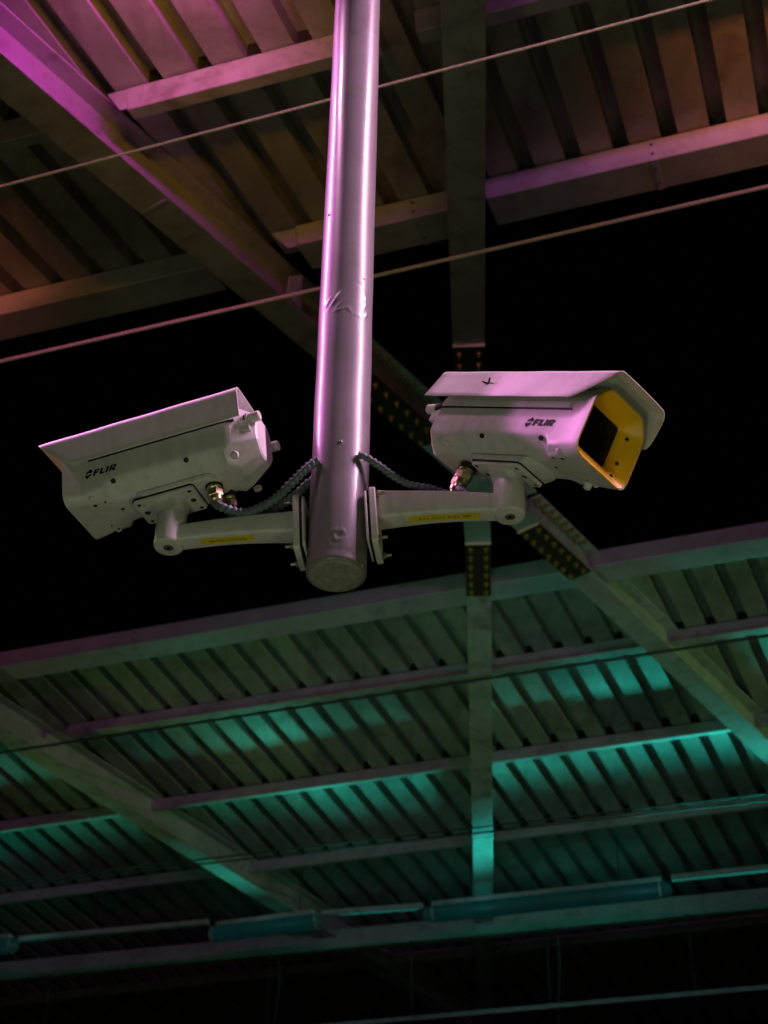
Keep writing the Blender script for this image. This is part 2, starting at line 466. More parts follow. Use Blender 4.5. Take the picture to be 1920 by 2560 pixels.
def laid_rope(name, label, a, b, r, pitch, m, grp, strands=3):
    d = (b - a); L = d.length; d.normalize(); up = (ZU - ZU.dot(d) * d).normalized(); sd = d.cross(up)
    mb = MB(); n = int(L / pitch * 10)
    for k in range(strands):
        ph = 2 * math.pi * k / strands; pts = []
        for i in range(n + 1):
            x = L * i / n; an = 2 * math.pi * x / pitch + ph
            pts.append(a + d * x + (up * math.cos(an) + sd * math.sin(an)) * r * .5)
        mb.tube(pts, r * .56, 6)
    return tag(obj(name, mb, m, smooth=True, angle=80), label, "cable", grp)

GW = "wire ropes stretched under the near roof"
laid_rope("wire_rope", "thin upper wire rope, pink beside the pole, crossing in front of the magenta beam", near(-300, 545, -.95), near(2200, -112, -.95), .0058, .036, "rope", GW)
laid_rope("wire_rope", "thicker twisted lower wire rope, yellowish, crossing the dark gap behind the pole", near(-300, 972, -.95), near(2200, 402, -.95), .0095, .075, "rope", GW)

# conduits under the far canopy
GC = "thin conduits under the far canopy"
straight_rope("conduit_pipe", "thin dark pipe crossing under the beams below the first far purlin", (-400, 1943), (2300, 1531), -.24, .013, "cable", GC, far)
straight_rope("conduit_pipe", "upper of two thin green pipes crossing below the third roof bay", (-400, 2254), (2300, 1940), -.24, .009, "cable", GC, far)
straight_rope("conduit_pipe", "lower of two thin green pipes crossing below the third roof bay", (-400, 2262), (2300, 1958), -.24, .009, "cable", GC, far)

# sheet fixing screws seen as a dotted line on the second far purlin
sc_ = MB()
for k in range(-10, 14):
    sc_.lathe(fw(-.216 + .264 * k + .13, 2.5, .12), -Nf, [(0, .012), (.006, .011), (.012, .004)], 8)
scr = tag(obj("fixing_screws", sc_, "steel", smooth=True), "row of small bright screw heads along the second far purlin", "screws"); scr["kind"] = "stuff"

# ------------------------------------------------------------------ tube lamps on the far canopy
HL = -.50
def lamp(px0, py0, px1, py1, label):
    a, b = far(px0, py0, HL), far(px1, py1, HL)
    root = thing("tube_lamp", label, "lamp", a, "tube lamps under the far canopy")
    d = (b - a); L = d.length; d.normalize()
    mb = MB(); r = .085; pr = []
    for i in range(9):
        an = math.pi / 2 * i / 8; pr.append((r * 1.2 * (1 - math.cos(an)), max(.004, r * math.sin(an))))
    pr2 = [(L - h, q) for h, q in reversed(pr)]
    mb.lathe(a, d, pr + pr2, 20)
    obj("diffuser", mb, "lamp", root, smooth=True, angle=60)
    n = d.cross(ZU).normalized()
    obj("tray", MB().box(a + d * .1 - n * .05 + ZU * .07, d * (L - .2), n * .10, ZU * .05), "beam", root, bevel=.004)
    for q in (.045, .955):
        obj("end_cap", MB().cyl(a + d * (L * q - .012), a + d * (L * q + .012), r + .004, 20), "beam", root, smooth=True)
    for q in (.3, .5, .7):
        obj("clip", MB().cyl(a + d * (L * q - .006), a + d * (L * q + .006), r + .002, 20), "dark", root, smooth=True)
    for q in (.2, .8):
        obj("hanger", MB().cyl(a + d * L * q + ZU * .11, a + d * L * q + ZU * .62, .006, 8), "cable", root)
    return root
lamp(-330, 2402, 46, 2362, "leftmost tube lamp of the row, cut off by the picture edge")
lamp(521, 2338, 806, 2302, "short teal tube lamp in the middle of the row, left of the straight beam")
lamp(1058, 2288, 1680, 2222, "long teal tube lamp crossing in front of the straight beam")
def trunk(p0, p1, label):
    a, b = far(*p0, HL), far(*p1, HL); d = b - a; n = d.normalized().cross(ZU)
    tag(obj("lamp_trunking", MB().box(a - n * .03, d, n * .06, ZU * .055), "beam", bevel=.004), label, "trunking", "trunking between the tube lamps")
trunk((46, 2355), (521, 2312), "trunking between the leftmost and the middle tube lamp")
trunk((806, 2290), (1058, 2272), "short trunking between the middle and the long tube lamp")
trunk((1680, 2202), (2300, 2136), "trunking running right from the long tube lamp")

# dim beam beyond the lamps, hangers and low rail
a, b = far(-500, 2498, -.3), far(2500, 2215, -.3); d = b - a; n = Rf
tag(obj("edge_girder", MB().box(a, d, n * .10, V((0, 0, .22))), "beam", bevel=.006), "dim horizontal girder just below the tube lamps", "girder")
def vert(px, y0, y1, name, label, r, grp):
    u = (px + 500) / 3000.; top = a + d * u
    # slide along girder until its picture x matches
    for _ in range(12):
        v = ROT.transposed() @ (top - EYE); x = CX + FPX * v.x / -v.z
        top = top + d.normalized() * ((px - x) / FPX * -v.z)
    v = top.copy()
    for _ in range(400):
        v.z -= .01; q = ROT.transposed() @ (v - EYE)
        if CY - FPX * q.y / -q.z > y1: break
    mb = MB(); mb.cyl(top, v, r, 8); mb.lathe(top, -ZU, [(0, .03), (.05, .03), (.07, r)], 8)
    tag(obj(name, mb, "cable", smooth=True), label, "hanger", grp)
    return top, v
GH = "thin hanger rods under the edge girder"
ends = []
for px, y1, lb in ((127, 2620, "hanger rod near the left picture corner"), (676, 2620, "hanger rod beside the left curved cable"),
                   (1028, 2560, "hanger rod left of the straight beam"), (1366, 2540, "hanger rod beside the right curved cable"),
                   (1718, 2500, "rightmost hanger rod under the girder")):
    ends.append(vert(px, 0, y1, "hanger_rod", lb, .008, GH))
for px, q, lb in ((712, .10, "left curved cable hanging beside its rod"), (1388, .10, "right curved cable hanging beside its rod")):
    t = min(ends, key=lambda e: abs((ROT.transposed() @ (e[0] - EYE)).x / -(ROT.transposed() @ (e[0] - EYE)).z * FPX + CX - px))
    tp, bt = t; pp = d.normalized()
    pts = smoothpath([tp + V((0, 0, -.02)), tp + pp * .10 + V((0, 0, -.10)), tp + pp * .12 + V((0, 0, -.4)), tp + pp * .08 + V((0, 0, -.9)), tp + pp * .10 + V((0, 0, -1.3))], 6)
    tag(obj("hanging_cable", MB().tube(pts, .014, 8), "cable", smooth=True), lb, "cable", "curved cables beside the hanger rods")
pts = smoothpath([far(1232, 2385, -.3), far(1245, 2392, -.32), far(1262, 2382, -.3), far(1278, 2350, -.28)], 6)
tag(obj("hanging_cable", MB().tube(pts, .012, 8), "cable", smooth=True), "small hook of cable hanging from the girder right of the straight beam", "cable")
e0, e1 = ends[0][1], ends[4][1]
zb = V((ends[2][1])); q0 = hit(-300, 2668, zb, ZU); q1 = hit(2300, 2440, zb, ZU)
tag(obj("low_rail", MB().box(q0, q1 - q0, V((0, .05, 0)), V((0, 0, .05))), "beam", bevel=.004), "thin grey rail crossing the bottom right of the picture", "rail")

# ------------------------------------------------------------------ support pole
ZB = 3.5266; PR = .0645
pole = thing("support_pole", "thick glossy round pole hanging down between the two cameras, lit purple", "pole", V((POLE.x, POLE.y, ZB)))
def pole_disp(th, z):
    """th: angle from the direction towards the viewer; negative = picture left. z above pole end"""
    r = 0.0
    def crease(u0, z0, u1, z1, w, amp):
        nonlocal r
        du, dz = (u1 - u0), (z1 - z0); L2 = du * du + dz * dz
        t = ((th * PR - u0) * du + (z - z0) * dz) / L2; t = max(0, min(1, t))
        ddx = th * PR - (u0 + du * t); ddz = z - (z0 + dz * t)
        d2 = (ddx * ddx + ddz * ddz) / (w * w)
        if d2 < 9: r += .62 * amp * math.exp(-d2) * math.sin(math.pi * min(1, max(0.08, t if t < .92 else .92)))
    # wrinkles of a loose wrap high on the pole
    crease(-.045, .735, -.004, .800, .0035, .0030)
    crease(-.028, .728, .004, .772, .0022, .0024)
    crease(-.062, .745, -.035, .780, .004, .0018)
    crease(-.034, .722, .010, .735, .0030, .0022)
    crease(.000, .738, .014, .716, .0026, .0028)
    crease(.012, .716, .050, .712, .0028, .0018)
    crease(.048, .716, .060, .742, .003, .0028)
    crease(.044, .745, .056, .768, .003, .0024)
    crease(.052, .770, .046, .800, .003, .0022)
    crease(.012, .822, .048, .816, .0025, -.0014)
    # crumpled dent near the end
    crease(-.010, .058, .012, .064, .006, -.0042)
    crease(-.012, .072, .004, .078, .0035, .0026)
    crease(.006, .080, .017, .068, .003, .0028)
    crease(-.010, .066, -.002, .050, .0028, .0032)
    crease(-.002, .050, .014, .052, .003, .0030)
    crease(.012, .053, .021, .062, .0025, .0022)
    crease(-.020, .046, .002, .040, .004, -.0018)
    crease(-.045, .030, .048, .020, .010, -.0016)
    # small blister
    d2 = ((th * PR - .0) ** 2 + (z - .318) ** 2) / (.0035 ** 2)
    if d2 < 9: r += .0020 * math.exp(-d2)
    return r
mb = MB(); rings = []
zs = [0, .0012, .003, .006] + [.010 + .0042 * i for i in range(212)]
zs += [.93 + .15 * i for i in range(32)]
NS = 144
view_az = math.atan2(-POLE.y, -POLE.x)
for i, z in enumerate(zs):
    rr = PR - (.006 * (1 - z / .006) ** 2 if z < .006 else 0)
    ring = []
    for k in range(NS):
        a_ = 2 * math.pi * k / NS; th = (a_ - view_az + math.pi) % (2 * math.pi) - math.pi
        dsp = pole_disp(th, z) if (z < .93 and abs(th) < 1.5) else 0
        # slight waviness
        dsp += .0005 * math.sin(3 * a_ + z * 5) + .0004 * math.sin(z * 23 + a_)
        ring.append(V((POLE.x + (rr + dsp) * math.cos(a_), POLE.y + (rr + dsp) * math.sin(a_), ZB + z)))
    rings.append(ring)
mb.loft(rings, cap=False)
obj("tube", mb, "pole_paint", pole, smooth=True, angle=70)
cap = MB(); cap.lathe(V((POLE.x, POLE.y, ZB - .003)), ZU, [(0, .050), (.0005, .0555), (.003, .0585), (.006, .060)], 96)
obj("end_cap", cap, mat("cap_paint", (.30, .32, .25), .6, 0, .22, 40, .4, 160, (.10, .08, .05), .6), pole, smooth=True)
vdir = V((-POLE.x, -POLE.y, 0)).normalized()
rdir = ZU.cross(vdir)
# small screws on the pole
for th, z in ((-.02, .318), (.66, .845), (-.95, 1.08)):
    dv = (vdir * math.cos(th) + rdir * math.sin(th)); p = V((POLE.x, POLE.y, ZB + z)) + dv * (PR)
    obj("screw", MB().lathe(p - dv * .001, dv, [(0, .0042), (.002, .004), (.0032, .002)], 12), "steel", pole, smooth=True)

# ------------------------------------------------------------------ camera brackets
U = V((math.cos(math.radians(8)), -math.sin(math.radians(8)), 0))   # along the arms
W = V((-U.y, U.x, 0))                                               # away from the viewer

def font_mesh(text, size, bold=0.0):
    cu = bpy.data.curves.new("t", 'FONT'); cu.body = text; cu.size = size; cu.offset = bold; cu.align_x = 'CENTER'; cu.align_y = 'CENTER'
    o = bpy.data.objects.new("t", cu); COL.objects.link(o)
    dg = bpy.context.evaluated_depsgraph_get(); me = bpy.data.meshes.new_from_object(o.evaluated_get(dg))
    vs = [v.co.copy() for v in me.vertices]; fs = [tuple(p.vertices) for p in me.polygons]
    bpy.data.objects.remove(o); bpy.data.curves.remove(cu); bpy.data.meshes.remove(me)
    return vs, fs

def bracket(sgn, reach, zbot, ztop_neck, fr_neck, label, lean, text, flip, plz, arm_h0, arm_h1, lab):
    """sgn +1 right, -1 left. Arm from the pole to a vertical knuckle at distance reach."""
    D = U * sgn
    ax = V((POLE.x, POLE.y, 0)) + D * reach
    root = thing("wall_bracket", label, "bracket", V((POLE.x, POLE.y, zbot)) + D * .08, "camera brackets on the pole")
    # knuckle: vertical barrel with rounded bottom rim
    r = .0335; k = MB()
    k.lathe(ax + ZU * zbot, ZU, [(0, r - .006), (.0008, r - .003), (.003, r - .001), (.007, r), (.082, r), (.090, r - .003)], 48)
    obj("knuckle", k, "cam_paint", root, smooth=True, angle=50)
    obj("knuckle_bolt", MB().lathe(ax + ZU * (zbot - .0006), ZU, [(0, .0105), (.0005, .0115), (.001, .0115)], 32), "steel", root, smooth=True)
    obj("bolt_socket", MB().lathe(ax + ZU * (zbot - .0012), ZU, [(0, .0045), (.0004, .0045)], 6), "black", root)
    # arm: rounded box, taper towards the knuckle
    x0, x1 = .088, reach - .02
    rings = []
    NSG = 14
    for i in range(NSG + 1):
        q = i / NSG; x = x0 + (x1 - x0) * q
        h = arm_h0 + (arm_h1 - arm_h0) * (q ** .8); w = .047 + .008 * (1 - q) ** 3
        zb = zbot + .004 + .010 * math.sin(q * math.pi) * .6
        c = V((POLE.x, POLE.y, 0)) + D * x
        rings.append([c + W * yy + ZU * (zb + h / 2 + zz) for yy, zz in rrect(w, h, .009, 5)])
    obj("arm", MB().loft(rings), "cam_paint", root, smooth=True, angle=40)
    # yellow label on the underside
    lx0, lx1 = lab
    def und(x, yy, e):
        q = (x - x0) / (x1 - x0); zb = zbot + .004 + .010 * math.sin(q * math.pi) * .6
        return V((POLE.x, POLE.y, 0)) + D * x + W * yy + ZU * (zb - e)
    st = MB(); n = 8
    for i in range(n):
        xa = lx0 + (lx1 - lx0) * i / n; xb = lx0 + (lx1 - lx0) * (i + 1) / n
        st.add([und(xa, -.0135, .0006), und(xb, -.0135, .0006), und(xb, .0075, .0006), und(xa, .0075, .0006)], [(0, 1, 2, 3)])
    so = obj("yellow_label", st, "sticker", root)
    vs, fs = font_mesh(text, .0115)
    w = max(v.x for v in vs) - min(v.x for v in vs); sc = (lx1 - lx0) * .72 / w
    tm = MB(); tm.add([und((lx0 + lx1) / 2 + v.x * sc * flip, -.003 + v.y * sc * flip * -sgn * 1.0 , .0010) for v in vs], fs)
    obj("label_text", tm, "ink", root)
    # flange plate and backing plate leaning slightly
    pc = V((POLE.x, POLE.y, plz))
    dz = (ZU * math.cos(lean) + U * math.sin(lean) * -1).normalized(); dn_ = D - D.dot(dz) * dz; dn_.normalize()
    def plate(off, th, hw, hh, nm, m, rad=.012):
        prof = rrect(hw * 2, hh * 2, rad, 5)
        mbp = MB(); mbp.loft([[pc + dn_ * (off + e) + W * yy + dz * zz for yy, zz in prof] for e in (0, th)])
        return obj(nm, mbp, m, root, bevel=.002)
    plate(.077, .014, .047, .076, "flange", "cam_paint")
    plate(.0715, .0045, .045, .071, "gasket", "black")
    plate(.066, .0055, .047, .068, "backing_plate", "cam_paint")
    for zz in (-.060, .060):
        for yy in (-.033, .033):
            b = MB(); c = pc + dn_ * .091 + W * yy + dz * zz
            b.lathe(c, dn_, [(0, .010), (.0015, .010)], 16); b.hexa(c + dn_ * .0015, dn_, .0075, .006)
            b.lathe(c + dn_ * .007, dn_, [(0, .0038), (.012, .0036)], 10)
            obj("flange_bolt", b, "steel", root, smooth=True)
    return root, ax, r

BR = {}
rootR, axR, _ = bracket(1, .3735, 3.653, 0, None, "right bracket arm with a slanted yellow label, carrying the right camera", .07, "080  CK14  CCTV  ACR", -1, 3.649, .078, .048, (.155, .310))
rootL, axL, _ = bracket(-1, .3743, 3.632, 0, None, "left bracket arm with a short yellow label, carrying the left camera", .06, "RCF CCTV FIRE 080", 1, 3.655, .058, .044, (.185, .300))

# ------------------------------------------------------------------ security cameras
def cam_frame(az, pi, ro):
    f = V((math.cos(az) * math.cos(pi), math.sin(az) * math.cos(pi), -math.sin(pi)))
    l = ZU.cross(f).normalized(); u = f.cross(l)
    l2 = l * math.cos(ro) + u * math.sin(ro); u2 = f.cross(l2)
    return Matrix((f, l2, u2)).transposed()

def logo_polys():
    """FLIR word and double-chevron mark, unit: cap height 1, origin lower left"""
    P_ = []
    P_.append([(-.85, .80), (-.23, 1.33), (.02, .83), (-.23, .53), (-.43, .75), (-.73, .52)])
    P_.append([(-1.03, .23), (-.73, .50), (-.62, .27), (-.30, .52), (-.15, .27), (-.73, -.28)])
    sh = .28
    def S(poly, dx): return [(x + dx + y * sh, y) for x, y in poly]
    P_.append(S([(0, 0), (.29, 0), (.29, .36), (.58, .36), (.58, .62), (.29, .62), (.29, .74), (.70, .74), (.70, 1), (0, 1)], 0))
    P_.append(S([(0, 0), (.62, 0), (.62, .26), (.29, .26), (.29, 1), (0, 1)], .82))
    P_.append(S([(0, 0), (.29, 0), (.29, 1), (0, 1)], 1.57))
    P_.append(S([(0, 0), (.27, 0), (.27, 1), (0, 1)], 2.02))
    P_.append(S([(.27, .76), (.50, .76), (.58, .70), (.80, .80), (.66, 1), (.27, 1)], 2.02))
    P_.append(S([(.27, .38), (.60, .38), (.76, .50), (.80, .80), (.58, .70), (.56, .62), (.48, .58), (.27, .58)], 2.02))
    P_.append(S([(.27, .38), (.52, 0), (.90, 0), (.62, .39)], 2.02))
    return P_

def security_camera(label, frame, O, near_s, prm, latch=False):
    root = thing("security_camera", label, "camera", O, "housed surveillance cameras on the pole", rot=frame)
    L = dict(local=True)
    xs, xr, zt, zf, xfn, xff, xfr, xb = (prm[k] for k in ('xs', 'xr', 'zt', 'zf', 'xfn', 'xff', 'xfr', 'xb'))
    HW = .0825; TOP = .168
    # --- housing: lofted section, chamfered below
    def sect(x, hw, top, cw, ch, tc, r=.008):
        pts = [(hw - tc, top), (-hw + tc, top), (-hw, top - tc * 1.25), (-hw, ch), (-hw + cw, 0), (hw - cw, 0), (hw, ch), (hw, top - tc * 1.25)]
        # round each corner
        out = []
        n = len(pts)
        for i in range(n):
            p0, p1, p2 = V(pts[i - 1] + (0,)), V(pts[i] + (0,)), V(pts[(i + 1) % n] + (0,))
            a = (p0 - p1); b = (p2 - p1); ra = min(r, a.length * .45); rb = min(r, b.length * .45)
            A = p1 + a.normalized() * ra; B = p1 + b.normalized() * rb
            for q in (0, .33, .67, 1): out.append((1 - q) ** 2 * A + 2 * q * (1 - q) * p1 + q * q * B)
        return [V((x, p.x, p.y)) for p in out]
    rings = [sect(.010, .0935, TOP + .003, .016, .016, .032, .012), sect(-.010, .0915, TOP, .017, .017, .03, .010), sect(-.045, HW, TOP, .018, .020, .03, .008), sect(-.080, HW, TOP, .018, .020, .03),
             sect(-.088, HW, TOP, .030, .034, .03), sect(-.096, HW, TOP, .038, .038, .03), sect(-.110, HW, TOP, .041, .039, .03),
             sect(-.345, HW, TOP, .041, .039, .03), sect(-.360, HW, TOP, .038, .038, .03), sect(-.370, HW, TOP, .028, .032, .03), sect(xb + .008, HW - .001, TOP, .034, .040, .03), sect(xb, HW - .003, TOP - .002, .038, .044, .032)]
    mbb = MB(); mbb.loft(rings, cap=False)
    mbb.f.append(tuple(len(rings) * 32 - 32 + j for j in range(32)))
    hous = obj("housing", mbb, "cam_paint", root, smooth=True, angle=38, **L)
    # collar line a few centimetres behind the rim
    # --- yellow front rim: funnel to the window
    def ring2(x, pts): return [V((x, y, z)) for y, z in pts]
    outer = [(p.y, p.z) for p in sect(0, .0925, TOP + .002, .016, .016, .032, .014)]
    cz = .086
    def shrink(k, dy=0, dz=0): return [(y * k + dy, (z - cz) * k + cz + dz) for y, z in outer]
    def rectify(hw, hh, c, r=.008):
        rr = rrect(hw * 2, hh * 2, r, 8, c); # 32 pts starting at +y side
        return rr
    inner = rectify(.057, .050, (near_s * .002, .089))
    # align start: outer starts at top right (+y, top) going to -y; rrect starts at +y and goes up and over too
    inner = inner[4:] + inner[:4]
    rm = MB(); rm.loft([ring2(.004, shrink(.985)), ring2(.0090, shrink(.98)), ring2(.0105, shrink(.968)), ring2(.008, shrink(.945)), ring2(-.016, [( (a[0] * .45 + b[0] * .55), (a[1] * .45 + b[1] * .55)) for a, b in zip(shrink(.93), inner)]), ring2(-.034, inner), ring2(-.044, inner)], cap=False)
    rim = obj("front_rim", rm, "yellow", root, smooth=True, angle=50, **L)
    gl = MB(); gl.add(ring2(-.038, inner), [tuple(range(32))])
    gl.v += [v + V((-.004, 0, 0)) for v in gl.v]; n0 = 32
    gl.f += [tuple(reversed(range(32, 64)))] + [(i, (i + 1) % 32, (i + 1) % 32 + 32, i + 32) for i in range(32)]
    obj("window", gl, "glass", root, **L)
    for yy, zz in ((-near_s * -.0 - near_s * .068, .060), (-near_s * .068, .120), (-near_s * .066, .028)):
        nrm = V((1, near_s * .9, 0)).normalized()
        obj("rim_screw", MB().lathe(V((-.016, yy, zz)) , nrm, [(-.002, .0042), (.0022, .0040), (.003, .002)], 12), "plate", rim, smooth=True, **L)
    # --- sunshield: bent sheet, open below, raked front corners
    th = .0028; sw = .0925
    ns = near_s
    def prof(q):  # q 0..1 across from near flap bottom to far flap bottom -> (y, z) and front x, rear x
        pass
    path = []  # (y, z, front x, rear x)
    R_ = .019
    for i in range(7):
        k = i / 6; z = zf + (zt - R_ - zf) * k; path.append((ns * (sw + prm["tilt"] * (1 - k)), z, xfn + (xs - .012 - xfn) * k ** .85, xfr + (xr - xfr) * k))
    for i in range(1, 7):
        an = math.pi / 2 * i / 6; path.append((ns * (sw - R_ + R_ * math.cos(an)), zt - R_ + R_ * math.sin(an), xs - .012 + .012 * math.sin(an), xr))
    for i in range(1, 8):
        k = i / 8; path.append((ns * (sw - R_) * (1 - 2 * k), zt + .0015 * math.sin(math.pi * k), xs, xr))
    for i in range(0, 7):
        an = math.pi / 2 * i / 6; path.append((-ns * (sw - R_ + R_ * math.sin(an)), zt - R_ + R_ * math.cos(an), xs - .006 * (i / 6), xr))
    for i in range(1, 7):
        k = 1 - i / 6; z = zf + (zt - R_ - zf) * k; path.append((-ns * (sw + prm["tilt"] * (1 - k)), z, xff + (xs - .006 - xff) * k ** .6, xfr + (xr - xfr) * k))
    cs = []
    NX = 22
    for (y, z, xf, xrr) in path:
        cs.append([V((xf + (xrr - xf) * j / NX, y + ns * .0006 * math.sin(j * .9), z)) for j in range(NX + 1)])
    sm = MB(); nn = NX + 1
    sm.add([p for c in cs for p in c], [(i * nn + j, i * nn + j + 1, (i + 1) * nn + j + 1, (i + 1) * nn + j) for i in range(len(cs) - 1) for j in range(NX)])
    sh = obj("sunshield", sm, "cam_paint", root, smooth=True, angle=60, **L)
    so = sh.modifiers.new("thick", 'SOLIDIFY'); so.thickness = th; so.offset = 0
    bv = sh.modifiers.new("bev", 'BEVEL'); bv.width = .0008; bv.segments = 2; bv.limit_method = 'ANGLE'; bv.angle_limit = math.radians(50)
    # lid strip and dark slot under the flap, both sides
    for s_ in (ns, -ns):
        obj("lid_strip", MB().box(V((-.058, s_ * (HW - .004), .1055)), V((xb + .045 + .058 - .02, 0, 0)), V((0, s_ * .0065, 0)), V((0, 0, .016))), "cam_paint", root, bevel=.0015, **L)
        obj("seam_gap", MB().box(V((-.050, s_ * (HW - .006), .1005)), V((xb + .040, 0, 0)), V((0, s_ * .0068, 0)), V((0, 0, .0042))), "black", root, **L)
        for x in (-.107, -.282):
            obj("rail_screw", MB().lathe(V((x, s_ * (HW - .0035), .0325)), V((0, s_, -.9)), [(-.004, .0058), (.0012, .0058), (.0014, .0045)], 18), "black", root, smooth=True, **L)
        for x, z in ((-.050, .004),):
            obj("housing_screw", MB().lathe(V((x, s_ * (HW - .012), z + .004)), V((0, s_, -.6)), [(-.004, .0075), (.004, .0065), (.005, .004)], 16), "cam_paint", root, smooth=True, **L)
        obj("housing_screw", MB().lathe(V((-.392, s_ * (HW - .010), .014)), V((0, s_, -.6)), [(-.004, .010), (.004, .009), (.006, .005)], 18), "cam_paint", root, smooth=True, **L)
    # --- brand word on the near side
    sc = .0155
    lg = MB()
    for poly in logo_polys():
        vs = []
        for x, z in poly:
            if near_s < 0: X = prm['lx'] + (x + 1.03) * .0203
            else: X = prm['lx'] - (x + 1.03) * .0192
            vs.append(V((X, near_s * (HW + .0009), prm['lz'] + (z - .5) * sc)))
        lg.add(vs, [tuple(range(len(vs)))])
    obj("brand_mark", lg, "logo", hous, **L)
    # --- underside: pad, foot plate, holes
    pad = MB(); pz = -.010
    def octa(x0, x1, w, c, z): return [V((x0 + c, w, z)), V((x1 - c, w, z)), V((x1, w - c, z)), V((x1, -w + c, z)), V((x1 - c, -w, z)), V((x0 + c, -w, z)), V((x0, -w + c, z)), V((x0, w - c, z))]
    pad.loft([octa(-.350, -.120, .053, .03, .004), octa(-.335, -.150, .049, .02, pz)])
    obj("base_pad", pad, "cam_paint", root, bevel=.004, **L)
    tc = prm['tc']
    g0 = MB(); g0.loft([octa(tc - .074, tc + .074, .0485, .006, pz + .001), octa(tc - .074, tc + .074, .0485, .006, pz - .0028)])
    obj("gasket", g0, "black", root, **L)
    fp = MB(); fp.loft([octa(tc - .073, tc + .073, .0475, .006, pz - .0028), octa(tc - .072, tc + .072, .0465, .006, pz - .0105)])
    foot = obj("foot_plate", fp, "cam_paint", root, bevel=.0015, **L)
    for xx in (-.060, .060):
        for yy in (-.036, .036):
            obj("foot_screw", MB().lathe(V((tc + xx, yy, pz - .0095)), V((0, 0, -1)), [(0, .0048), (.0014, .0045), (.0016, .003)], 14), "black", foot, smooth=True, **L)
        obj("foot_screw", MB().lathe(V((tc + xx * .92, 0, pz - .0095)), V((0, 0, -1)), [(0, .0068), (.0016, .0066), (.002, .004)], 16), "dark", foot, smooth=True, **L)
    for x, y, r in ((-.050, ns * .052, .005), (-.047, -ns * .038, .0028), (-.055, -ns * .058, .0034), (-.098, ns * .012, .0045), (-.075, ns * .055, .003)):
        obj("drain_hole", MB().lathe(V((x, y, .0006)), V((0, 0, -1)), [(0, r), (.0010, r * .95)], 14), "black", root, smooth=True, **L)
    if near_s < 0: obj("stud", MB().lathe(V((-.060, -ns * .058, .002)), V((0, 0, -1)), [(0, .0095), (.010, .0085), (.013, .006), (.0131, .003)], 20), "cam_paint", root, smooth=True, **L)
    # --- neck from foot plate to the knuckle (in world terms it must meet the barrel)
    inv = root.matrix_world.inverted()
    ax, ztop = prm['ax'], prm['ztop']
    circ = [inv @ (ax + V((math.cos(2 * math.pi * k / 24) * .0325, math.sin(2 * math.pi * k / 24) * .0325, ztop))) for k in range(24)]
    rect = []
    for k in range(24):
        an = 2 * math.pi * k / 24; c_, s2 = math.cos(an), math.sin(an); e = .55
        rect.append(V((tc + math.copysign(abs(c_) ** e, c_) * .040, math.copysign(abs(s2) ** e, s2) * .034, pz - .010)))
    # order circ to match rect in the local frame
    cc = sum(circ, V((0, 0, 0))) / 24
    circ.sort(key=lambda p: math.atan2(p.y - cc.y, p.x - cc.x) % (2 * math.pi))
    rgs = []
    for i in range(8):
        q = i / 7; q2 = q ** 1.6
        rgs.append([r0 * q2 + c0_ * (1 - q2) for r0, c0_ in zip(rect, circ)])
    rgs.insert(0, [c_ + (V(inv.to_3x3() @ V((0, 0, -.012)))) for c_ in circ])
    obj("neck", MB().loft(rgs), "cam_paint", root, smooth=True, angle=50, **L)
    # --- cable glands
    for gi, (gx, gy, gs) in enumerate(prm['glands']):
        gd = thing2 = MB(); b0 = V((gx, gy, pz + .008)); dz = V(prm['gdir']).normalized()
        obj("gland_seal", MB().lathe(b0, dz, [(0, .021 * gs), (.012, .021 * gs), (.013, .017 * gs)], 24), "black", root, smooth=True, **L)
        gm = MB(); gm.lathe(b0 + dz * .012, dz, [(0, .0185 * gs), (.006, .0185 * gs), (.008, .0165 * gs)], 24)
        gm.lathe(b0 + dz * .020, dz, [(0, .0172 * gs), (.002, .0195 * gs), (.017, .0195 * gs), (.019, .0172 * gs)], 6)
        gm.lathe(b0 + dz * .039, dz, [(0, .0165 * gs), (.010, .0160 * gs), (.014, .0125 * gs), (.019, .0115 * gs)], 24)
        obj("cable_gland", gm, "brass", root, smooth=True, angle=30, **L)
    # --- rear cap and hinge latches
    if True:
        s0_ = sect(xb, HW - .004, TOP - .003, .038, .044, .032, .006)
        def sc_(sec, x, k): return [V((x, p.y * k, (p.z - .088) * k + .088)) for p in sec]
        dpt = prm['cap']
        cp = MB(); cp.loft([s0_, sc_(s0_, xb - .004, .985), sc_(s0_, xb - dpt * .94, .66), sc_(s0_, xb - dpt, .60)])
        rc = obj("rear_cap", cp, "cam_paint", root, smooth=True, angle=25, **L)
        for yy, zz in prm['latch']:
            lt = MB(); lt.box(V((xb - .042, yy - .008, zz - .034)), V((.036, 0, 0)), V((0, .016, 0)), V((0, 0, .030)))
            obj("latch_arm", lt, "cam_paint", rc, bevel=.003, **L)
            obj("latch_barrel", MB().lathe(V((xb - .066, yy, zz)), V((1, 0, 0)), [(0, .010), (.002, .012), (.026, .012), (.028, .0135), (.032, .0135)], 22), "cam_paint", rc, smooth=True, **L)
            obj("latch_screw", MB().lathe(V((xb - .034, yy, zz)), V((1, 0, 0)), [(0, .0115), (.005, .0110), (.0055, .006), (.003, .005)], 20), "dark", rc, smooth=True, **L)
